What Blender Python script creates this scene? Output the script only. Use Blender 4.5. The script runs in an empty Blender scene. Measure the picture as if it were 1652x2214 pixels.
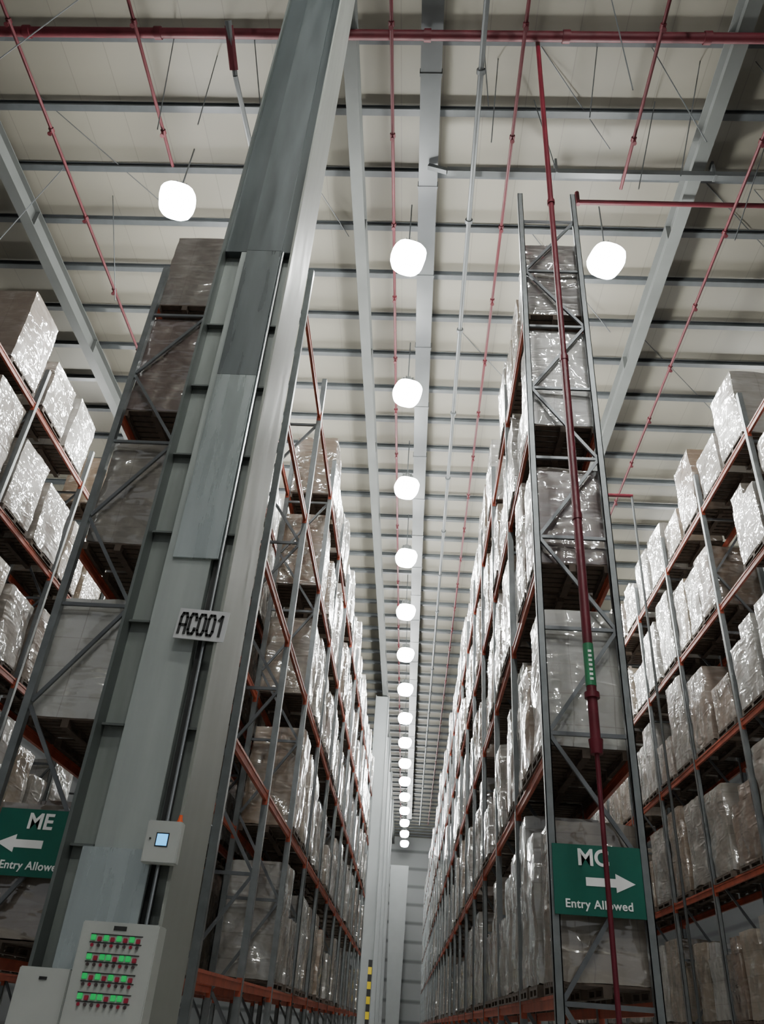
import bpy, bmesh, math, random
from mathutils import Vector, Matrix, noise
random.seed(7)
CZ=1.55
col=bpy.context.scene.collection

# ------------------------------------------------------------------ materials
def newmat(name):
    m=bpy.data.materials.new(name); m.use_nodes=True
    nt=m.node_tree; b=nt.nodes['Principled BSDF']
    return m,nt,b
def mat(name,c,rough=0.5,metal=0.0,var=0.12,scale=3.0,bump=0.0,bscale=30.0,spec=0.5,stretch=None):
    m,nt,b=newmat(name)
    tc=nt.nodes.new('ShaderNodeTexCoord')
    n=nt.nodes.new('ShaderNodeTexNoise'); n.inputs['Scale'].default_value=scale; n.inputs['Detail'].default_value=5
    if stretch:
        mp=nt.nodes.new('ShaderNodeMapping'); mp.inputs['Scale'].default_value=stretch
        nt.links.new(tc.outputs['Object'],mp.inputs['Vector']); nt.links.new(mp.outputs[0],n.inputs['Vector'])
        rr=nt.nodes.new('ShaderNodeMapRange'); rr.inputs['To Min'].default_value=rough*0.6; rr.inputs['To Max'].default_value=min(1,rough*1.5)
        nt.links.new(n.outputs['Fac'],rr.inputs['Value']); nt.links.new(rr.outputs[0],b.inputs['Roughness'])
    else:
        nt.links.new(tc.outputs['Object'],n.inputs['Vector']); b.inputs['Roughness'].default_value=rough
    r=nt.nodes.new('ShaderNodeValToRGB')
    r.color_ramp.elements[0].position=0.3; r.color_ramp.elements[1].position=0.75
    r.color_ramp.elements[0].color=(c[0]*(1-var),c[1]*(1-var),c[2]*(1-var),1)
    r.color_ramp.elements[1].color=(min(1,c[0]*(1+var)),min(1,c[1]*(1+var)),min(1,c[2]*(1+var)),1)
    nt.links.new(n.outputs['Fac'],r.inputs['Fac']); nt.links.new(r.outputs['Color'],b.inputs['Base Color'])
    b.inputs['Metallic'].default_value=metal
    b.inputs['Specular IOR Level'].default_value=spec
    return m
def emis(name,c,s):
    m,nt,b=newmat(name)
    b.inputs['Base Color'].default_value=(*c,1)
    b.inputs['Emission Color'].default_value=(*c,1); b.inputs['Emission Strength'].default_value=s
    return m

def ceiling_mat():
    m,nt,b=newmat('ceiling_panels')
    tc=nt.nodes.new('ShaderNodeTexCoord')
    w=nt.nodes.new('ShaderNodeTexBrick'); w.offset=0.0
    w.inputs['Scale'].default_value=1.0; w.inputs['Brick Width'].default_value=1.05; w.inputs['Row Height'].default_value=60
    w.inputs['Mortar Size'].default_value=0.012
    k=0.49
    w.inputs['Color1'].default_value=(0.40*k,0.375*k,0.305*k,1); w.inputs['Color2'].default_value=(0.37*k,0.35*k,0.285*k,1); w.inputs['Mortar'].default_value=(0.30*k,0.283*k,0.232*k,1)
    nt.links.new(tc.outputs['Object'],w.inputs['Vector'])
    n=nt.nodes.new('ShaderNodeTexNoise'); n.inputs['Scale'].default_value=0.25
    nt.links.new(tc.outputs['Object'],n.inputs['Vector'])
    mx=nt.nodes.new('ShaderNodeMix'); mx.data_type='RGBA'; mx.blend_type='MULTIPLY'; mx.inputs['Factor'].default_value=0.3
    nt.links.new(w.outputs['Color'],mx.inputs['A']); nt.links.new(n.outputs['Fac'],mx.inputs['B'])
    nt.links.new(mx.outputs['Result'],b.inputs['Base Color'])
    b.inputs['Roughness'].default_value=0.6
    return m
def wall_mat(name='wall_cladding',k=1.0):
    m,nt,b=newmat(name)
    tc=nt.nodes.new('ShaderNodeTexCoord')
    w=nt.nodes.new('ShaderNodeTexWave'); w.bands_direction='Z'; w.inputs['Scale'].default_value=0.16
    nt.links.new(tc.outputs['Object'],w.inputs['Vector'])
    r=nt.nodes.new('ShaderNodeValToRGB'); r.color_ramp.elements[0].color=(0.12*k,0.13*k,0.135*k,1); r.color_ramp.elements[1].color=(0.27*k,0.285*k,0.29*k,1)
    r.color_ramp.elements[0].position=0.0; r.color_ramp.elements[1].position=0.15
    nt.links.new(w.outputs['Fac'],r.inputs['Fac']); nt.links.new(r.outputs['Color'],b.inputs['Base Color'])
    b.inputs['Roughness'].default_value=0.6
    return m
def wrap_mat(name,far=False):
    m,nt,b=newmat(name)
    tc=nt.nodes.new('ShaderNodeTexCoord'); L=nt.links.new
    if far:
        ge=nt.nodes.new('ShaderNodeNewGeometry')
        r=nt.nodes.new('ShaderNodeValToRGB'); cr=r.color_ramp
        cr.elements[0].color=(0.28,0.265,0.245,1); cr.elements[1].color=(0.23,0.195,0.16,1)
        for p,c in ((0.25,(0.20,0.185,0.17,1)),(0.5,(0.24,0.20,0.16,1)),(0.72,(0.13,0.09,0.065,1)),(0.85,(0.25,0.23,0.21,1))):
            e=cr.elements.new(p); e.color=c
        L(ge.outputs['Random Per Island'],r.inputs['Fac']); base=r.outputs['Color']
    else:
        oi=nt.nodes.new('ShaderNodeObjectInfo'); base=oi.outputs['Color']
    sep=nt.nodes.new('ShaderNodeSeparateXYZ'); L(tc.outputs['Object'],sep.inputs[0])
    ad=nt.nodes.new('ShaderNodeMath'); ad.operation='ADD'; L(sep.outputs['X'],ad.inputs[0]); L(sep.outputs['Y'],ad.inputs[1])
    cmb=nt.nodes.new('ShaderNodeCombineXYZ'); L(ad.outputs[0],cmb.inputs['X']); L(sep.outputs['Z'],cmb.inputs['Y'])
    br=nt.nodes.new('ShaderNodeTexBrick'); br.offset=0.0; br.inputs['Scale'].default_value=1; br.inputs['Brick Width'].default_value=0.55; br.inputs['Row Height'].default_value=0.42
    br.inputs['Mortar Size'].default_value=0.010; br.inputs['Mortar Smooth'].default_value=0.6; br.inputs['Color1'].default_value=(1,1,1,1); br.inputs['Color2'].default_value=(0.75,0.72,0.68,1); br.inputs['Mortar'].default_value=(0.45,0.4,0.36,1)
    L(cmb.outputs[0],br.inputs['Vector'])
    mu=nt.nodes.new('ShaderNodeMix'); mu.data_type='RGBA'; mu.blend_type='MULTIPLY'; mu.inputs['Factor'].default_value=0.55
    L(base,mu.inputs['A']); L(br.outputs['Color'],mu.inputs['B'])
    mp=nt.nodes.new('ShaderNodeMapping'); mp.inputs['Scale'].default_value=(0.7,0.7,2.6); mp.inputs['Rotation'].default_value=(0.5,0.45,0.3)
    L(tc.outputs['Object'],mp.inputs['Vector'])
    # every load gets its own fold pattern
    if not far:
        off=nt.nodes.new('ShaderNodeMath'); off.operation='MULTIPLY'; off.inputs[1].default_value=40; L(oi.outputs['Random'],off.inputs[0])
        cx=nt.nodes.new('ShaderNodeCombineXYZ'); L(off.outputs[0],cx.inputs['X']); L(off.outputs[0],cx.inputs['Z']); L(cx.outputs[0],mp.inputs['Location'])
    n=nt.nodes.new('ShaderNodeTexNoise'); n.noise_type='RIDGED_MULTIFRACTAL'; n.inputs['Scale'].default_value=3.0; n.inputs['Detail'].default_value=5; n.inputs['Distortion'].default_value=0.7; n.inputs['Roughness'].default_value=0.5
    L(mp.outputs[0],n.inputs['Vector'])
    nb=nt.nodes.new('ShaderNodeTexNoise'); nb.inputs['Scale'].default_value=1.5; nb.inputs['Detail'].default_value=2
    L(tc.outputs['Object'],nb.inputs['Vector'])
    nc=nt.nodes.new('ShaderNodeTexNoise'); nc.inputs['Scale'].default_value=3.5; nc.inputs['Detail'].default_value=6; nc.inputs['Distortion'].default_value=0.6
    L(mp.outputs[0],nc.inputs['Vector'])
    r2=nt.nodes.new('ShaderNodeValToRGB'); r2.color_ramp.elements[0].position=0.50; r2.color_ramp.elements[1].position=0.72
    L(nc.outputs['Fac'],r2.inputs['Fac'])
    m2=nt.nodes.new('ShaderNodeMath'); m2.operation='MULTIPLY_ADD'; m2.inputs[1].default_value=0.16; m2.inputs[2].default_value=0.05
    L(r2.outputs['Color'],m2.inputs[0])
    mx=nt.nodes.new('ShaderNodeMix'); mx.data_type='RGBA'; mx.inputs['B'].default_value=(0.6,0.6,0.59,1)
    L(m2.outputs[0],mx.inputs['Factor']); L(mu.outputs['Result'],mx.inputs['A'])
    L(mx.outputs['Result'],b.inputs['Base Color'])
    b.inputs['Roughness'].default_value=0.36; b.inputs['Specular IOR Level'].default_value=0.7
    b.inputs['Coat Weight'].default_value=1.0; b.inputs['Coat Roughness'].default_value=0.09; b.inputs['Coat IOR'].default_value=2.4
    b1=nt.nodes.new('ShaderNodeBump'); b1.inputs['Strength'].default_value=1.0; b1.inputs['Distance'].default_value=0.28
    L(nb.outputs['Fac'],b1.inputs['Height'])
    bp=nt.nodes.new('ShaderNodeBump'); bp.inputs['Strength'].default_value=0.85; bp.inputs['Distance'].default_value=0.030
    L(n.outputs['Fac'],bp.inputs['Height']); L(b1.outputs['Normal'],bp.inputs['Normal'])
    L(bp.outputs['Normal'],b.inputs['Coat Normal'])
    b2=nt.nodes.new('ShaderNodeBump'); b2.inputs['Strength'].default_value=0.5; b2.inputs['Distance'].default_value=0.02
    L(n.outputs['Fac'],b2.inputs['Height']); L(b2.outputs['Normal'],b.inputs['Normal'])
    return m
M_ceil=ceiling_mat(); M_wall=wall_mat(k=.8); M_walls=wall_mat('side_cladding',0.3); M_wrap=wrap_mat('stretch_wrapped_cartons'); M_wrapfar=wrap_mat('stretch_wrapped_cartons_far',True); M_floor=mat('polished_concrete',(0.30,0.295,0.27),0.35,var=0.15,scale=0.8)
M_purlin=mat('purlin_grey',(0.05,0.056,0.06),0.5,var=0.15)
M_rafter=mat('rafter_grey',(0.085,0.09,0.087),0.55,var=0.1,scale=1,spec=0.25)
M_duct=mat('duct_grey',(0.07,0.075,0.077),0.5,metal=0.2,var=0.12,scale=1.2,spec=0.3)
M_red=mat('sprinkler_red',(0.11,0.007,0.017),0.4,var=0.2)
M_redc=mat('sprinkler_ceiling_red',(0.055,0.006,0.010),0.55,var=0.2,spec=0.25)
M_beam=mat('rack_beam_red',(0.36,0.07,0.035),0.45,var=0.25,scale=5)
M_post=mat('galvanised_post',(0.18,0.195,0.20),0.4,metal=0.5,var=0.15,scale=6)
M_brace=mat('galvanised_brace',(0.14,0.15,0.16),0.4,metal=0.5,var=0.15)
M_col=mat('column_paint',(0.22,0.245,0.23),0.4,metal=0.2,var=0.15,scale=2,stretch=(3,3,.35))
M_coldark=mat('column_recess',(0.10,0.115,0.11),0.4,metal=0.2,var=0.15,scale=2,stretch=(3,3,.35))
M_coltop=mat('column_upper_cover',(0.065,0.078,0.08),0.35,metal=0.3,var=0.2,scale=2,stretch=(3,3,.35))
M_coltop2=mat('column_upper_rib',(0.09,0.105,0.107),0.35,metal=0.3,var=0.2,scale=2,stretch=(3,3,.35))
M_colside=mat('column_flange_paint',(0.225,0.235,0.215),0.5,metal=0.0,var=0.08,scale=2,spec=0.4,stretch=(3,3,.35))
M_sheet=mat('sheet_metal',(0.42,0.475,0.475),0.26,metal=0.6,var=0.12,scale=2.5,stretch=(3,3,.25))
M_sheet2=mat('sheet_metal_shaded',(0.15,0.17,0.175),0.28,metal=0.5,var=0.12,scale=2.5,stretch=(3,3,.25))  # darker copy of the sheet metal, fading reflection put into the colour
M_cover=mat('cover_plate',(0.33,0.365,0.35),0.32,metal=0.25,var=0.12,scale=2,stretch=(3,3,.3))
M_tube=mat('steel_tube',(0.55,0.57,0.58),0.25,metal=0.9,var=0.05)
M_dark=mat('black_plastic',(0.015,0.015,0.015),0.5,var=0.1)
M_white=mat('white_paint',(0.27,0.29,0.293),0.5,var=0.05,scale=1)
M_panel=mat('enclosure_grey',(0.42,0.44,0.42),0.4,var=0.04)
M_sign=mat('sign_green',(0.0,0.095,0.065),0.4,var=0.06)
M_text=mat('sign_white',(0.85,0.85,0.85),0.5,var=0.02)
M_plate=mat('plate_white',(0.5,0.51,0.52),0.35,var=0.05)
M_wood=mat('pallet_wood',(0.07,0.05,0.037),0.8,var=0.3,scale=8)
M_yel=mat('hazard_yellow',(0.8,0.6,0.02),0.5,var=0.05)
M_orange=mat('orange_plastic',(0.8,0.12,0.03),0.4,var=0.05)
M_gl=emis('green_indicator',(0.0,0.5,0.11),0.35)
M_rl=mat('red_indicator',(0.35,0.02,0.05),0.3,var=0.05)
M_screen=emis('lit_screen',(0.10,0.5,1.0),1.5)
M_lamp=emis('lamp_diffuser',(1,1,1),60.0)
M_lamp.cycles.emission_sampling='NONE'
M_label=mat('label_green',(0.03,0.20,0.09),0.4,var=0.1)

# ------------------------------------------------------------------ geometry helpers
def box(bm,x0,y0,z0,x1,y1,z1):
    v=[bm.verts.new(p) for p in ((x0,y0,z0),(x1,y0,z0),(x1,y1,z0),(x0,y1,z0),(x0,y0,z1),(x1,y0,z1),(x1,y1,z1),(x0,y1,z1))]
    for f in ((0,3,2,1),(4,5,6,7),(0,1,5,4),(1,2,6,5),(2,3,7,6),(3,0,4,7)):
        bm.faces.new([v[i] for i in f])
def frame_of(p0,p1):
    d=(Vector(p1)-Vector(p0)); L=d.length; d.normalize()
    a=Vector((0,0,1)) if abs(d.z)<0.95 else Vector((1,0,0))
    u=d.cross(a).normalized(); w=u.cross(d).normalized()
    return d,u,w,L
def prism(bm,p0,p1,pts0,pts1=None):
    d,u,w,L=frame_of(p0,p1); p0=Vector(p0); p1=Vector(p1); pts1=pts1 or pts0
    A=[bm.verts.new(p0+u*a+w*b) for a,b in pts0]; B=[bm.verts.new(p1+u*a+w*b) for a,b in pts1]
    n=len(A)
    for i in range(n):
        bm.faces.new((A[i],A[(i+1)%n],B[(i+1)%n],B[i]))
    bm.faces.new(A[::-1]); bm.faces.new(B)
def tube(bm,p0,p1,r,seg=10,r1=None):
    c=[(math.cos(2*math.pi*i/seg),math.sin(2*math.pi*i/seg)) for i in range(seg)]
    r1=r if r1 is None else r1
    prism(bm,p0,p1,[(a*r,b*r) for a,b in c],[(a*r1,b*r1) for a,b in c])
def bar(bm,p0,p1,w,h):
    prism(bm,p0,p1,[(-w/2,-h/2),(w/2,-h/2),(w/2,h/2),(-w/2,h/2)])
def tomesh(name,bm,m,bevel=0.0,smooth=False,sharp=None):
    if bevel>0:
        bmesh.ops.bevel(bm,geom=bm.edges[:],offset=bevel,segments=2,affect='EDGES',clamp_overlap=True)
    bmesh.ops.recalc_face_normals(bm,faces=bm.faces)
    if sharp:
        bm.normal_update()
        for e in bm.edges:
            if len(e.link_faces)==2 and e.calc_face_angle(0)>sharp: e.smooth=False
        smooth=True
    me=bpy.data.meshes.new(name); bm.to_mesh(me); bm.free()
    me.materials.append(m)
    if smooth:
        for p in me.polygons: p.use_smooth=True
    return me
def add(name,me,loc=(0,0,0),parent=None,rot=None):
    o=bpy.data.objects.new(name,me); col.objects.link(o)
    o.location=loc
    if rot: o.rotation_euler=rot
    if parent is not None: o.parent=parent
    return o
def tag(o,label=None,cat=None,group=None,kind=None):
    if label: o['label']=label
    if cat: o['category']=cat
    if group: o['group']=group
    if kind: o['kind']=kind
    return o
def mk(name,fn,m,loc=(0,0,0),parent=None,bevel=0.0,smooth=False,rot=None,sharp=None):
    bm=bmesh.new(); fn(bm); return add(name,tomesh(name,bm,m,bevel,smooth,sharp),loc,parent,rot)
def text_mesh(body,size,m,ext=0.004,off=0.0,spacing=1.0,sx=1.0):
    cu=bpy.data.curves.new('lettering','FONT'); cu.body=body; cu.size=size; cu.extrude=ext; cu.offset=off
    cu.align_x='CENTER'; cu.align_y='CENTER'; cu.space_character=spacing
    t=bpy.data.objects.new('tmp',cu); col.objects.link(t)
    dg=bpy.context.evaluated_depsgraph_get()
    me=bpy.data.meshes.new_from_object(t.evaluated_get(dg))
    bpy.data.objects.remove(t); me.materials.clear(); me.materials.append(m)
    for v in me.vertices: v.co.x*=sx
    return me

# ------------------------------------------------------------------ camera
cam=bpy.data.cameras.new('camera'); co=bpy.data.objects.new('camera',cam); col.objects.link(co)
d=Vector((46,-1113,-1701)).normalized(); u=Vector((204,2608,-1701)); u=(u-d*u.dot(d)).normalized(); r=d.cross(u)
M=Matrix((r,d,u)).to_4x4(); M.translation=Vector((0,0,CZ)); co.matrix_world=M
cam.sensor_fit='VERTICAL'; cam.sensor_height=36; cam.lens=1701/2214*36; cam.clip_end=400
bpy.context.scene.camera=co

# ------------------------------------------------------------------ setting
def struct(name,fn,m,label=None,**k):
    o=mk(name,fn,m,**k); tag(o,label,None,None,'structure'); return o
ZC=19.75+CZ; YE=104
struct('floor',lambda b:box(b,-26,-14,-0.2,26,YE+1,0),M_floor,'grey polished concrete warehouse floor')
struct('ceiling',lambda b:box(b,-26,-14,ZC,26,YE+1,ZC+0.15),M_ceil,'cream metal roof panels with thin seams')
struct('wall_end',lambda b:box(b,-25.8,YE,0,25.8,YE+.2,ZC),M_wall,'grey horizontally ribbed cladding wall')
struct('wall_left',lambda b:box(b,-26,-14,0,-25.8,YE+.2,ZC),M_walls,'dim grey ribbed cladding side wall')
struct('wall_right',lambda b:box(b,25.8,-14,0,26,YE+.2,ZC),M_walls,'dim grey ribbed cladding side wall')
tn=0
HP=19.5+CZ
def purlin(b):
    L=25.7
    box(b,-L,-0.09,0.16,L,0.09,0.18); box(b,-L,-0.012,0.02,L,0.012,0.16); box(b,-L,-0.09,0,L,0.09,0.02)
    box(b,-L,-0.09,0.02,L,-0.075,0.06)
bmp=bmesh.new(); purlin(bmp); pm=tomesh('purlin',bmp,M_purlin)
k=-3
while True:
    y=19.5*(0.4865+0.0895*k)
    if y>YE-1: break
    tn+=1; o=add('trim_%d'%tn,pm,(0,y,HP)); tag(o,'dark grey steel roof purlin under the panels',kind='structure'); k+=1
def rafter(b):
    y0,y1=3,YE-.2
    box(b,-0.16,y0,0,0.16,y1,0.03); box(b,-0.012,y0,0.03,0.012,y1,0.65); box(b,-0.16,y0,0.65,0.16,y1,0.68)
    yy=y0+1
    while yy<y1:
        box(b,-0.15,yy,0.03,0.15,yy+0.015,0.65); yy+=5.2
bmr=bmesh.new(); rafter(bmr); rm=tomesh('rafter',bmr,M_rafter)
for x in (-21,-11.9,-2.2,6.6,16):
    tn+=1; o=add('trim_%d'%tn,rm,(x,0,18.81+CZ)); tag(o,'light grey steel roof rafter running along the aisles',kind='structure')

# ------------------------------------------------------------------ roof services
def duct(b):
    y=4
    while y<90:
        box(b,-0.25,y,0,0.25,min(y+2.96,90),0.2); box(b,-0.27,y+2.94,-0.015,0.27,y+3.02,0.215); y+=3
o=mk('cable_duct',duct,M_duct,(-0.3,0,18.95+CZ)); tag(o,'wide grey steel cable duct hung under the roof','duct')
def hpipe(name,x,y0,y1,z,r,m,step=2.6,heads=True,label='',cat='pipe',group=None):
    def f(b):
        tube(b,(0,y0,0),(0,y1,0),r,10)
        y=y0+step*0.4
        while y<y1-0.1:
            tube(b,(0,y-0.05,0),(0,y+0.05,0),r*1.6,10)
            if heads: 
                tube(b,(0,y,0),(0,y,-0.16),r*0.6,6); tube(b,(0,y,-0.16),(0,y,-0.19),r*1.3,8)
            y+=step
    o=mk(name,f,m,(x,0,z)); tag(o,label,cat,group); return o
ZP=18.5+CZ
for x,y0,y1 in ((-9.9,5,60),(-7.0,5,12.2),(-1.2,5,90),(1.75,5,90),(4.7,5,12.6),(7.75,5,60),(-12.9,6,14.6)):
    hpipe('sprinkler_pipe',x,y0,y1,ZP,0.042,M_redc,label='thin red sprinkler branch pipe with small heads',group='sprinkler branch pipes')
o=hpipe('conduit_pipe',0.85,4,90,18.4+CZ,0.065,M_duct,step=4,heads=False,label='slim grey conduit pipe running under the roof')
def main(b):
    tube(b,(-20,0,0),(20,0,0),0.11,14)
    x=-19
    while x<20:
        tube(b,(x-0.08,0,0),(x+0.08,0,0),0.14,14); x+=3.1
o=mk('sprinkler_main_pipe',main,M_redc,(0,9.0,18.76+CZ),sharp=0.7); tag(o,'thick red sprinkler main pipe with couplings below roof','pipe')
o=mk('sprinkler_cross_pipe',lambda b:(tube(b,(3.7,0,0),(16,0,0),0.065,10),tube(b,(3.7,0,-0.1),(3.7,0,0.4),0.06,8)),M_redc,(0,13.1,18.62+CZ)); tag(o,'red sprinkler cross pipe under the roof','pipe')
def cond(b):
    bar(b,(0.2,0,0),(16,0,0),0.16,0.18); bar(b,(0.2,0,0),(-0.3,0,0.2),0.12,0.12)
    for x in (3,7,11): box(b,x-0.03,-0.1,-0.1,x+0.03,0.1,0.5)
o=mk('cable_tray',cond,M_duct,(0,12.3,18.66+CZ)); tag(o,'grey cable tray crossing beneath the purlins','cable tray')
o=mk('sprinkler_drop_pipe',lambda b:tube(b,(4.5,0,0),(6.3,0,0),0.055,8),M_red,(0,20.0,14.0+CZ)); tag(o,'red sprinkler pipe with drop beside rack','pipe')
mk('drop_leg',lambda b:tube(b,(6.27,0,0.0),(6.27,0,-14.0-CZ),0.035,8),M_duct,parent=o)
hm=bmesh.new(); bar(hm,(0,0,0),(0.15,0.3,-1.2),0.06,0.1); bar(hm,(0,0,0),(-0.35,-0.2,-0.5),0.05,0.06); hme=tomesh('hanger',hm,mat('hanger_dark_red',(0.045,0.018,0.022),0.5))
for x in (-8.2,-6.0,-4.0,0.45,2.6,5.1):
    o=add('pipe_hanger',hme,(x,7.6,HP)); tag(o,'dark steel pipe hanger bracket under the roof','bracket','pipe hangers')
o=mk('sprinkler_drop_pipe',lambda b:(tube(b,(0,0,0),(0.05,1.0,-0.4),0.08,10,0.06),tube(b,(0.05,1.0,-0.4),(0.2,4.2,-0.4),0.06,10)),M_duct,(-4.85,8.6,18.5+CZ)); tag(o,'grey pipe stub joined under the main','pipe')
mk('pipe_tee',lambda b:tube(b,(0,0.1,0.0),(0.03,0.9,-0.35),0.10,12),M_redc,parent=o)
def wire(p0,p1,r=0.013):
    o=mk('suspension_wire',lambda b:tube(b,(0,0,0),tuple(Vector(p1)-Vector(p0)),r,5),M_purlin,p0); tag(o,'thin dark steel suspension wire under the roof','wire','suspension wires')
Zt=ZC
for i,(x,y,dx,dy,dz) in enumerate(((3.4,8,.1,0,-5),(3.6,9.6,-.4,.1,-3),(4.8,9.6,.7,0,-4),(-2.9,9.5,-1.2,0.5,-4),(-4.6,9.5,.6,0,-3),(-6.5,9.4,.5,0,-4.2),(-7.3,8,-2.4,.7,-3),(0.9,9.5,.1,0,-3),(1.3,10,-.2,0,-3.5),(5.3,11,-.8,0,-3.6),(6.1,10,-.9,.4,-4),(7.4,10,.9,0,-4.4),(8.4,12,-1.5,0,-4),(8.6,13.4,1.6,0.3,-3.8),(-9.5,14,1.2,0,-4.4),(-10.5,13,-1,0,-4),(-5.6,10,.1,0,-3),(2.3,11,0.4,0,-3),(-10.6,11,2.6,3,-.25),(7,13,6,5.2,-.25),(13,18.4,5,5.2,-.3),(7,19,5,5,-.25),(-4.2,12,1.6,3,-.3),(2.4,14.5,3.4,4,-.3),(2.2,9.6,2.2,2.5,-.3),(1.0,19,4,5,-.3))):
    wire((x,y,Zt),(x+dx,y+dy,Zt+dz))

# ------------------------------------------------------------------ lamps
def bowl_mesh():
    bm=bmesh.new(); prof=[(0.0,-0.46),(0.20,-0.45),(0.34,-0.41),(0.42,-0.28),(0.455,-0.10),(0.46,0.0),(0.40,0.14),(0.3,0.2),(0.0,0.21)]
    seg=24; rings=[]
    for rr,z in prof:
        if rr==0: rings.append([bm.verts.new((0,0,z))])
        else:
            ring=[]
            for i in range(seg):
                a=2*math.pi*i/seg+0.3; c,s=math.cos(a),math.sin(a); f=(abs(math.cos(a-.3))**3+abs(math.sin(a-.3))**3)**(-1/3)
                ring.append(bm.verts.new((rr*c*f,rr*s*f,z)))
            rings.append(ring)
    for a,b in zip(rings[:-1],rings[1:]):
        for i in range(seg):
            j=(i+1)%seg
            if len(a)==1: bm.faces.new((a[0],b[j],b[i]))
            elif len(b)==1: bm.faces.new((a[i],a[j],b[0]))
            else: bm.faces.new((a[i],a[j],b[j],b[i]))
    return tomesh('lamp_diffuser',bm,M_lamp,smooth=True)
BOWL=bowl_mesh()
bm=bmesh.new(); tube(bm,(0,0,0.2),(0,0,0.3),0.3,16,0.2); tube(bm,(0,0,0.3),(0,0,0.5),0.15,14)
for i in range(10):
    a=2*math.pi*i/10; bar(bm,(0.12*math.cos(a),0.12*math.sin(a),0.4),(0.22*math.cos(a),0.22*math.sin(a),0.4),0.01,0.18)
HOUS=tomesh('lamp_housing',bm,M_rafter)
bm=bmesh.new(); tube(bm,(0,0,0.46),(0,0,2.2),0.02,6); tube(bm,(0,0,0.46),(0,0,0.55),0.05,8); ROD=tomesh('hanging_rod',bm,M_purlin)
def pl_light(name,e):
    l=bpy.data.lights.new(name,'POINT'); l.energy=e; l.shadow_soft_size=0.25; l.color=(0.98,1.0,0.95); return l
ld=pl_light('lamp_light',1120); ldf=pl_light('lamp_light_far',700)
def lamp(x,y,z=17.5+CZ,data=ld):
    e=add('high_bay_lamp',None,(x,y,z)); tag(e,'round glowing high bay lamp hung from the roof','lamp','high bay lamps in rows')
    add('lamp_diffuser',BOWL,parent=e); add('lamp_housing',HOUS,parent=e); add('hanging_rod',ROD,parent=e)
    l=bpy.data.objects.new('lamp_bulb',data); col.objects.link(l); l.parent=e; l.location=(0,0,-0.85)
for k in range(16): lamp(-0.75,17.5*(0.804+0.31*k),data=ld if k<7 else ldf)
for k in range(5): lamp(-6.72,12.46+5.4*k); lamp(4.53,14.0+5.4*k)
for x,y in ((-0.75,1.0),(4.5,1.0),(-0.75,-6),(4.5,-6)): lamp(x,y)  # unseen lamps above and behind the camera, added as front light
for x,y in ((-14.0,24),(12.6,23),(-14.0,35),(12.6,34)): lamp(x,y)  # outer lamps hidden by the racks, added as fill for the roof edges

# ------------------------------------------------------------------ racks
LEV=[0.4,3.0,5.7,8.3,10.9]; BAY=3.0; DEP=1.06
def posts_fn(top):
    def f(b):
        for x in (0,DEP):
            s=0.05
            box(b,x-s,-s,0,x+s,-s+0.012,top); box(b,x-s,-s,0,x-s+0.012,s,top); box(b,x+s-0.012,-s,0,x+s,s,top)
            box(b,x-s-0.03,-s-0.03,0,x+s+0.03,s+0.03,0.012)
    return f
def brace_fn(top):
    def f(b):
        z=0.4; k=0; bar(b,(0,0,z),(DEP,0,z),0.04,0.05)
        while z+1.47<top:
            a,c=(0.05,DEP-0.05) if k%2 else (DEP-0.05,0.05)
            bar(b,(a,0,z+0.03),(c,0,z+1.44),0.04,0.05); z+=1.47; k+=1
            if k%2==0 or top>15: bar(b,(0,0,z),(DEP,0,z),0.04,0.05)
    return f
def mkm(fn,m,name='part',bev=0): bm=bmesh.new(); fn(bm); return tomesh(name,bm,m,bev)
P_N=mkm(posts_fn(11.9+CZ),M_post); B_N=mkm(brace_fn(11.9+CZ),M_brace)
P_T=mkm(posts_fn(14.4+CZ),M_post); B_T=mkm(brace_fn(14.4+CZ),M_brace)
def beam_fn(b):
    L=BAY-0.1
    box(b,-0.025,0.05,-0.13,0.025,0.05+L,0); box(b,-0.035,0.05,-0.035,0.035,0.05+L,-0.0)
    for y in (0.052,L+0.044): box(b,-0.04,y-0.0,-0.2,0.04,y+0.006,0.03)
BEAM=mkm(beam_fn,M_beam)
def beam_low(b,x,y,z): box(b,x-0.03,y+0.05,z-0.13,x+0.03,y+BAY-0.05,z)

RACKS=[('mc',1.66,28,{0}),('l1',-3.41,12,set()),('me',-5.15,6,{0}),('r2',6.65,11,set()),('l2',-9.71,5,set())]
for key,x0,nb,tall in RACKS:
    rack=add('pallet_rack',None,(x0,10.0,0))
    tag(rack,{'mc':'tall steel pallet rack with green sign and red beams','l1':'steel pallet rack with red beams behind the column','me':'steel pallet rack with green arrow sign, red beams','r2':'steel pallet rack with red beams facing the next aisle','l2':'steel pallet rack with red beams at far aisle side'}[key],'pallet rack')
    for i in range(nb+1):
        pm_,bm_=(P_T,B_T) if i in tall and key=='mc' else (P_N,B_N)
        f=add('upright_frame',pm_,(0,i*BAY,0),rack); add('frame_bracing',bm_,(0,0,0),f)
    n=0; rest=bmesh.new(); nr=0
    for i in range(nb):
        for z in LEV:
            for x in (0,DEP):
                if n<100: add('rack_beam',BEAM,(x,i*BAY,z+CZ),rack); n+=1
                else: beam_low(rest,x,i*BAY,z+CZ); nr+=1
    if nr:
        o=add('rack_beam',tomesh('rack_beams',rest,M_beam),(0,0,0),rack); o['kind']='stuff'
    else: rest.free()

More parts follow.
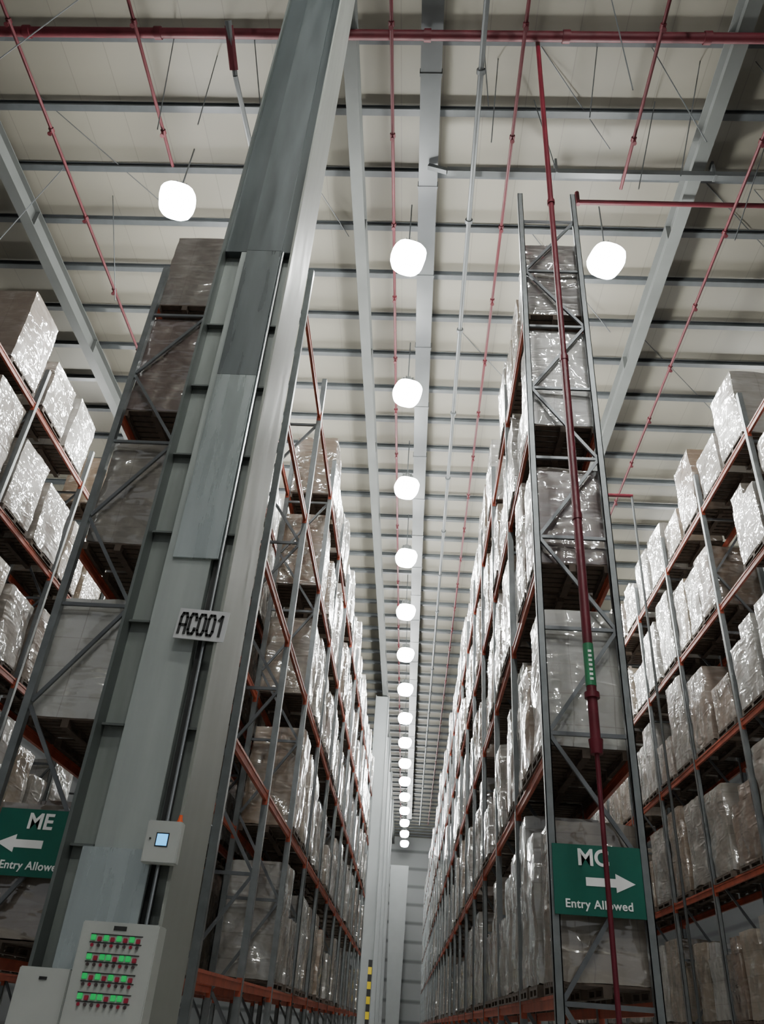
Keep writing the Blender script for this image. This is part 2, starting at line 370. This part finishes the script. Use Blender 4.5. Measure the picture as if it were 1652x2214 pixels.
# ------------------------------------------------------------------ pallet loads
def wrapped_block(bm,x0,y0,z0,x1,y1,z1,seg,amp,seed,rz=0,taper=0.0):
    """one stack of cartons pulled tight by film: tiers read as shallow grooves"""
    t=bmesh.new(); bmesh.ops.create_cube(t,size=1.0)
    nz=max(2,round((z1-z0)/seg))
    vert_e=[e for e in t.edges if abs(e.verts[0].co.z-e.verts[1].co.z)>.5]
    bmesh.ops.subdivide_edges(t,edges=vert_e,cuts=nz-1,use_grid_fill=True)
    hx=[e for e in t.edges if abs(e.verts[0].co.x-e.verts[1].co.x)>.5]
    bmesh.ops.subdivide_edges(t,edges=hx,cuts=max(1,round((x1-x0)/seg)-1),use_grid_fill=True)
    hy=[e for e in t.edges if abs(e.verts[0].co.y-e.verts[1].co.y)>.5]
    bmesh.ops.subdivide_edges(t,edges=hy,cuts=max(1,round((y1-y0)/seg)-1),use_grid_fill=True)
    c=Vector(((x0+x1)/2,(y0+y1)/2,(z0+z1)/2)); s=Vector((x1-x0,y1-y0,z1-z0))
    R=Matrix.Rotation(rz,3,'Z'); rnd=random.Random(seed)
    lean=(rnd.uniform(-.012,.012),rnd.uniform(-.015,.015))
    for v in t.verts:
        q=Vector(v.co)*2; cnt=sum(abs(abs(a)-1)<1e-3 for a in q)
        p=Vector((v.co.x*s.x,v.co.y*s.y,v.co.z*s.z))
        if cnt==2: p-=Vector((math.copysign(.012,p.x) if abs(abs(q.x)-1)<1e-3 else 0,math.copysign(.012,p.y) if abs(abs(q.y)-1)<1e-3 else 0,math.copysign(.006,p.z) if abs(abs(q.z)-1)<1e-3 else 0))
        if cnt==3: p*=0.98
        zz=p.z+s.z/2
        tier=math.floor(zz/.42+.01); trn=random.Random(seed*100+tier)
        p.x+=trn.uniform(-.010,.010); p.y+=trn.uniform(-.010,.010)
        nv=noise.noise_vector(Vector((p.x*2.3+seed*7.3,p.y*2.3,(p.z+c.z)*2.3)))
        nv2=noise.noise_vector(Vector((p.x*8+seed*3.1,p.y*8,(p.z+c.z)*6)))
        p=R@p+nv*amp+nv2*amp*.4; p.x+=lean[0]*zz; p.y+=lean[1]*zz
        p.x*=1-taper*zz; p.y*=1-taper*zz
        v.co=p+c
    bmesh.ops.recalc_face_normals(t,faces=t.faces)
    me=bpy.data.meshes.new('t'); t.to_mesh(me); t.free(); bm.from_mesh(me); bpy.data.meshes.remove(me)
def pallet(b,w=1.12,l=0.84):
    n=6 if l<1 else 8
    for i in range(n):
        y=-l/2+i*(l-0.11)/(n-1); box(b,-w/2,y,0.105,w/2,y+0.11,0.13)
    for x in (-w/2,-0.05,w/2-0.1):
        box(b,x,-l/2,0.085,x+0.1,l/2,0.105)
        for y in (-l/2,-0.05,l/2-0.1): box(b,x,y,0.02,x+0.1,y+0.1,0.085)
        box(b,x,-l/2,0,x+0.1,l/2,0.02)
def load(b,h,seed,seg,L,style=0,z0=0.13):
    rnd=random.Random(seed); W=rnd.uniform(1.06,1.14); rz=rnd.uniform(-.012,.012)
    x0,x1,y0,y1=-W/2,W/2,-L/2,L/2
    if style==0: wrapped_block(b,x0,y0,z0,x1,y1,z0+h,seg,.022,seed,rz)
    elif style==1:
        wrapped_block(b,x0,y0,z0,x1,y1,z0+h*.74,seg,.022,seed,rz); wrapped_block(b,x0+.02,y0+.02,z0+h*.73,x0+W*.55,y1-.02,z0+h,seg,.015,seed+.5,rz)
    elif style==2:
        wrapped_block(b,x0,y0,z0,x1,y1,z0+h*.8,seg,.022,seed,rz); wrapped_block(b,x0+.02,y0+.02,z0+h*.79,x1-.02,y0+L*.55,z0+h,seg,.015,seed+.5,rz)
    elif style==3: wrapped_block(b,x0,y0,z0,x1,y1,z0+h,seg,.03,seed,rz,taper=.01)
SPEC=[(1.75,0),(1.5,0),(1.95,0),(1.35,1),(1.65,2),(1.85,3),(1.15,0),(2.15,0),(1.45,2),(1.7,3)]
VAR={}; LOWM={}
for L_,tagL in ((0.84,'n'),(1.2,'w')):
    for i,(h,st) in enumerate(SPEC):
        bm=bmesh.new(); load(bm,h,i+1,0.14,L_,st); VAR[(i,tagL)]=tomesh('wrapped_cartons',bm,M_wrap,sharp=0.6)
        t=bmesh.new(); load(t,h,i+20,0.6,L_,st); lm=bpy.data.meshes.new('low'); t.to_mesh(lm); t.free(); LOWM[(i,tagL)]=lm
PALM={}
for L_,tagL in ((0.84,'n'),(1.16,'w')):
    bm=bmesh.new(); pallet(bm,l=L_); PALM[tagL]=tomesh('wooden_pallet',bm,M_wood)
pool=[k for k,v in {0:5,1:6,2:4,3:2,4:3,5:3,6:4,7:2,8:2,9:4}.items() for _ in range(v)]
first={('mc',0,0):(9,(.19,.155,.12)),('mc',1,0):(2,(.40,.395,.37)),('mc',2,0):(0,(.085,.045,.042)),('mc',3,0):(7,(.38,.38,.37)),('mc',4,0):(2,(.085,.073,.07)),
       ('me',4,0):(2,(.12,.10,.088)),('me',3,0):(7,(.10,.06,.052)),('me',2,0):(2,(.17,.15,.13)),('me',1,0):(0,(.40,.395,.37)),('me',0,0):(1,(.11,.075,.05))}
PAL_C=[(.33,.32,.30),(.26,.245,.225),(.23,.205,.175),(.26,.205,.15),(.22,.155,.10),(.14,.09,.055),(.33,.325,.31),(.21,.185,.16),(.18,.135,.10),(.25,.20,.145)]
slots=[]
for key,x0,nb,_ in RACKS:
    for i in range(nb):
        for li,z in enumerate(LEV):
            if key=='l1' and i<2: continue
            wide=random.random()<(0.85 if key in('r2','l2') else 0.65)
            if key in('mc','me') and i==0: wide=False
            if key=='l2' and i==0: wide=True
            if key=='l1' and i==2: wide=True
            for j in range(2 if wide else 3):
                skip=random.random()<0.07
                if skip and not(key in ('mc','me','l2') and i==0) and not(key=='l1' and i==2): continue
                if key=='r2' and li==4 and i==0: continue
                if key=='l2' and li==4 and i==0 and j==0: continue
                x=x0+DEP/2+random.uniform(-.04,.04)
                y=10+i*BAY+(0.77+j*1.46 if wide else 0.53+j*0.97)+random.uniform(-.03,.03)
                v=random.choice(pool); c=random.choice(PAL_C)
                if j==0 and (key,li,i) in first: v,c=first[(key,li,i)]
                if key=='l2' and li==4 and i==0: v,c=2,(.17,.13,.10)
                if key=='l1' and i==2 and j==0: v=2 if li in(0,1,3) else 0
                slots.append(((Vector((x,y,z))).length,x,y,z+CZ,v,'w' if wide else 'n',c))
slots.sort()
GL='wrapped pallet loads on the racks'
for n,(dd,x,y,z,v,wd,c) in enumerate(slots[:300]):
    o=add('wrapped_pallet_load',VAR[(v,wd)],(x,y,z+0.001)); o.rotation_euler=(0,0,random.uniform(-.025,.025)+ (math.pi if random.random()<.5 else 0))
    f=random.uniform(.9,1.1); o.color=(c[0]*f,c[1]*f,c[2]*f,1)
    tint='brown' if c[0]<.2 and c[0]/c[2]>1.3 else ('beige' if c[0]/c[2]>1.2 else ('dark grey' if c[0]<.16 else 'pale grey'))
    shape='uneven topped ' if v in (3,4,8) else ('low ' if v==6 else ('tall ' if v in (2,5,7) else ''))
    tag(o,('%s%s carton stack in clear stretch wrap on pallet'%(shape,tint)),'pallet load',GL)
    add('wooden_pallet',PALM[wd],(0,0,0),o)
bm=bmesh.new()
for dd,x,y,z,v,wd,c in slots[300:]:
    s=len(bm.verts); bm.from_mesh(LOWM[(v,wd)]); bm.verts.ensure_lookup_table()
    for q in bm.verts[s:]: q.co+=Vector((x,y,z))
o=add('wrapped_pallet_load',tomesh('far_loads',bm,M_wrapfar)); tag(o,'many distant wrapped carton stacks filling rack shelves','pallet load',GL,'stuff')
bm=bmesh.new()
for dd,x,y,z,v,wd,c in slots[300:]: box(bm,x-.55,y-.42,z+.001,x+.55,y+.42,z+.125)
pl=add('wooden_pallet',tomesh('far_pallets',bm,M_wood),(0,0,0),o); pl['kind']='stuff'

# ------------------------------------------------------------------ signs
def sign(cx,lab,letters,direction,tx,ax,ex):
    zc=1.55+CZ
    s=mk('direction_sign',lambda b:box(b,-0.51,-0.008,-0.375,0.51,0.008,0.375),M_sign,(cx,9.93,zc),bevel=0.003)
    tag(s,lab,'sign')
    rx=(math.pi/2,0,0)
    a=add('sign_lettering',text_mesh(letters,0.25,M_text,off=0.006),(tx-cx,-0.012,0.23),s,rx)
    def arrow(b):
        pts=[(-.28,-.045),(.06,-.045),(.06,-.1),(.28,0),(.06,.1),(.06,.045),(-.28,.045)]
        f=[b.verts.new((x*direction,0,z)) for x,z in pts]; k=[b.verts.new((x*direction,-.005,z)) for x,z in pts]
        b.faces.new(f); b.faces.new(k[::-1])
        for i in range(7): b.faces.new((f[i],f[(i+1)%7],k[(i+1)%7],k[i]))
    mk('sign_arrow',arrow,M_text,(ax-cx,-0.0095,-0.02),s)
    add('sign_lettering',text_mesh('Entry Allowed',0.125,M_text,off=0.002,spacing=1.05),(ex-cx,-0.012,-0.26),s,rx)
sign(2.16,'green MC entry sign with white arrow and lettering','MC',1,2.12,2.30,2.15)
sign(-4.5,'green ME entry sign with white arrow and lettering','ME',-1,-4.48,-4.66,-4.45)

# ------------------------------------------------------------------ red riser in front of rack
def riser(b):
    tube(b,(0,0,2.95+CZ),(0,0,9+CZ),0.06,14); tube(b,(0,0,9+CZ),(0,0,18.9+CZ),0.05,14)
    for z in (6,9,13): tube(b,(0,0,z+CZ),(0,0,z+0.1+CZ),0.07,14)
    tube(b,(0,0,2.78+CZ),(0,0,2.95+CZ),0.07,14,0.085); tube(b,(0,0,3.45+CZ),(0,0,3.52+CZ),0.09,14)
rs=mk('sprinkler_riser_pipe',riser,M_red,(2.1,9.2,0),sharp=0.7); tag(rs,'thick red vertical sprinkler riser before the rack','pipe')
mk('riser_lower_pipe',lambda b:(tube(b,(0,0,0),(0,0,2.8+CZ),0.028,10),tube(b,(0,0,0),(0,0,0.03),0.1,10)),M_red,parent=rs,sharp=0.7)
lb=mk('pipe_label',lambda b:tube(b,(0,0,3.6+CZ),(0,0,4.15+CZ),0.064,14),M_label,parent=rs); lb['label']='green band label with small white marks'
lmk=mkm(lambda b:box(b,-0.02,-0.070,0,0.02,-0.062,0.03),M_text,'label_mark')
for i in range(7): add('label_mark',lmk,(0,0,3.66+CZ+i*.06),lb)

# ------------------------------------------------------------------ big column
XL,XR,Y1,Y2,YW=-2.94,-1.95,7.0,8.05,7.2
ct=18.8+CZ
cl=add('steel_column',None,((XL+XR)/2,(Y1+Y2)/2,0)); tag(cl,'huge grey boxed steel building column with cover plates','column')
ox,oy=-(XL+XR)/2,-(Y1+Y2)/2
def cp(name,fn,m,**k): return mk(name,fn,m,(ox,oy,0),cl,**k)
cp('column_web',lambda b:box(b,XL+.03,YW,0,XR-.03,YW+.03,ct),M_col)
cp('column_back_plate',lambda b:box(b,XL+.03,Y2-.03,0,XR-.03,Y2,ct),M_col)
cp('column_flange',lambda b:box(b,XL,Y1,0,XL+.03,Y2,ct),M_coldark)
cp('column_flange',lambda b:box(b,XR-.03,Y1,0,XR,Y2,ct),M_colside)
def tabs(x0,x1,w):
    def f(b):
        z=.07+CZ
        while z<8.3+CZ:
            box(b,x0,Y1+.12,z,x1,YW,z+.012); box(b,x0,Y1+.12,z-.010,x1,Y1+.13,z); z+=1.05
    return f
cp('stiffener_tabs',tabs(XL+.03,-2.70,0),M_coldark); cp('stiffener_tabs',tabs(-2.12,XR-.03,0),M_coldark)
cp('cover_plate',lambda b:box(b,-2.68,7.08,0,-2.20,7.198,8.8+CZ),M_cover,bevel=0.004)
cp('cover_plate_base',lambda b:box(b,-2.76,7.03,0,-2.16,7.078,1.1+CZ),M_sheet,bevel=0.004)
cp('sheet_lit_part',lambda b:box(b,-2.60,7.05,3.93+CZ,-2.12,7.078,6.5+CZ),M_sheet,bevel=0.003)  # lower part of one sheet, lamp reflection painted as a paler tone
cp('sheet_shaded_part',lambda b:box(b,-2.60,7.05,6.5+CZ,-2.12,7.078,8.8+CZ),M_sheet2,bevel=0.003)  # upper part of the same sheet, reflection fall-off painted as a darker tone
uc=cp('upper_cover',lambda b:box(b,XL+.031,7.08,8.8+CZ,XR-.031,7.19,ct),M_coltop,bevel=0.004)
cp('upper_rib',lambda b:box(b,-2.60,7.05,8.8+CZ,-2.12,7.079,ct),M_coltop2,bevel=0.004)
cp('cable_channel',lambda b:box(b,-2.17,7.12,1.0,-2.11,7.198,8.8+CZ),M_dark)
cp('conduit_tube',lambda b:tube(b,(-2.10,7.08,0.8),(-2.10,7.08,8.8+CZ),0.018,8),M_tube)
pl=mk('number_plate',lambda b:box(b,-.25,-.006,-.16,.25,.006,.16),M_plate,(-2.13,6.993,3.15+CZ),rot=(0,0.05,0),bevel=0.002); tag(pl,'small white plate reading AC001 on the column','sign')
GLY={'A':[[(0,0),(0,.8),(.2,1),(.8,1),(1,.8),(1,0)],[(0,.42),(1,.42)]],
     'C':[[(1,.72),(1,.82),(.8,1),(.2,1),(0,.8),(0,.2),(.2,0),(.8,0),(1,.18),(1,.28)]],
     '0':[[(0,.2),(0,.8),(.2,1),(.8,1),(1,.8),(1,.2),(.8,0),(.2,0),(0,.2)]],
     '1':[[(.15,.78),(.6,1),(.6,0)]]}
def stroke(b,P,Q,t):
    d_=(Q-P).normalized(); n_=Vector((-d_.z,0,d_.x))*t/2; y=Vector((0,.004,0))
    A=[P+n_-y,P-n_-y,Q-n_-y,Q+n_-y]; B=[a+2*y for a in A]
    va=[b.verts.new(a) for a in A]; vb=[b.verts.new(a) for a in B]
    b.faces.new(va); b.faces.new(vb[::-1])
    for i in range(4): b.faces.new((va[i],va[(i+1)%4],vb[(i+1)%4],vb[i]))
def block(b):
    x=-.213; w=.060; h=.21; t=.025
    for ch in 'AC001':
        for poly in GLY[ch]:
            for p,q in zip(poly[:-1],poly[1:]):
                P=Vector((x+p[0]*w,0,-h/2+p[1]*h)); Q=Vector((x+q[0]*w,0,-h/2+q[1]*h)); e=(Q-P).normalized()*t*.35
                stroke(b,P-e,Q+e,t)
        x+=w+.032
mk('plate_lettering',block,M_dark,(0,-0.0105,0),pl)
kb=mk('access_terminal',lambda b:box(b,-.145,-.05,-.165,.145,.05,.165),M_panel,(-2.06,6.949,1.15+CZ),bevel=0.008); tag(kb,'small grey terminal box with lit blue screen on column','terminal')
mk('screen_bezel',lambda b:box(b,-.055,-.053,-.04,.055,-.0503,.07),M_dark,parent=kb)
mk('screen',lambda b:box(b,-.045,-.056,-.03,.045,-.0535,.06),M_screen,parent=kb)
mk('key_switch',lambda b:tube(b,(-.1,-.0505,0.02),(-.1,-.06,0.02),.008,8),M_dark,parent=kb)
ob=mk('warning_beacon',lambda b:(tube(b,(0,0,0),(0,0,.015),.026,12),tube(b,(0,0,.015),(0,0,.06),.02,12,.014)),M_orange,(-1.955,6.95,1.316+CZ)); tag(ob,'small orange beacon on the terminal box','beacon')
pn=mk('control_panel',lambda b:box(b,-.3,-.11,-.75,.3,.11,.53),M_panel,(-2.205,6.889,CZ),bevel=0.008); tag(pn,'grey control cabinet with rows of green and red buttons','control panel')
mk('name_strip',lambda b:box(b,-.05,-.114,.475,.05,-.1105,.505),M_dark,parent=pn)
bl=bmesh.new(); box(bl,-.019,-.014,-.019,.019,0,.019); BG=tomesh('indicator_lamp',bl,M_gl,0.003)
bl=bmesh.new(); box(bl,-.016,-.014,-.016,.016,0,.016); BR=tomesh('indicator_lamp',bl,M_rl,0.003)
bl=bmesh.new(); tube(bl,(0,0,0),(0,-.012,0),.012,10); box(bl,-.003,-.02,-.012,.003,-.012,.012); BS=tomesh('selector_switch',bl,mat('switch_mixed',(0.08,0.06,0.06),0.4))
bl=bmesh.new(); tube(bl,(0,0,0),(0,-.012,0),.012,10); box(bl,-.003,-.02,-.012,.003,-.012,.012); BS2=tomesh('selector_switch',bl,M_rl)
for rr in range(4):
    z=.413-.128*rr
    for c in range(8):
        g=(c%2==0) if rr%2==0 else (c%3!=1)
        o=add('indicator_lamp',BG if g else BR,(-.19+c*.05,-.1105,z+(.006 if g else -.003)),pn)
        add('selector_switch',BS if (c+rr)%3 else BS2,(-.19+c*.05,-.1105,z-.045),pn)
    mk('row_rail',lambda b:(box(b,-.215,-.1145,z+.027,.19,-.1105,z+.033),box(b,-.215,-.1145,z-.029,.19,-.1105,z-.023)),M_dark,parent=pn)
jb=mk('junction_box',lambda b:box(b,-.2,-.08,-.6,.2,.08,.2),M_panel,(-2.73,6.919,CZ),bevel=0.008); tag(jb,'plain white junction box beside the control cabinet','junction box')
mk('box_latch',lambda b:box(b,-.03,-.086,.12,.03,-.0805,.14),M_dark,parent=jb)
mk('cable_conduit',lambda b:tube(b,(0,0,-.6),(0,0,-CZ),.03,10),M_tube,parent=jb)

# ------------------------------------------------------------------ far white columns
for y in (52,61,71,81):
    def wc(b):
        box(b,-.45,-.25,0,-.42,.25,ct); box(b,.42,-.25,0,.45,.25,ct); box(b,-.42,-.02,0,.42,.02,ct)
    o=mk('steel_column',wc,M_white,(-2.35,y,0)); tag(o,'distant white painted steel building column','column')
def hz(b):
    for i in range(7): box(b,-.1,-.2,i*.7,.1,.2,i*.7+.35)
h=mk('column_guard',hz,M_dark,(-1.98,50.5,0)); tag(h,'yellow and black striped guard post beside column','guard post')
mk('yellow_stripes',lambda b:[box(b,-.1,-.2,i*.7+.351,.1,.2,i*.7+.699) for i in range(6)],M_yel,parent=h)
def tc_(b):
    prism(b,(0,0,0),(0,0,14.2+CZ),[(-.6,-.2),(.6,-.2),(.6,.2),(-.6,.2)],[(-.95,-.2),(.95,-.2),(.95,.2),(-.95,.2)])
o=mk('tapered_column',tc_,M_white,(-1.1,90,0)); 
xs=[v.co.x for v in o.data.vertices]
if max(xs)-min(xs)<1: o.rotation_euler=(0,0,math.pi/2)
tag(o,'large white tapered column before the end wall','column')

# ------------------------------------------------------------------ world
w=bpy.data.worlds.new('world'); bpy.context.scene.world=w; w.use_nodes=True
w.node_tree.nodes['Background'].inputs['Color'].default_value=(0.93,0.97,1,1); w.node_tree.nodes['Background'].inputs['Strength'].default_value=0.2
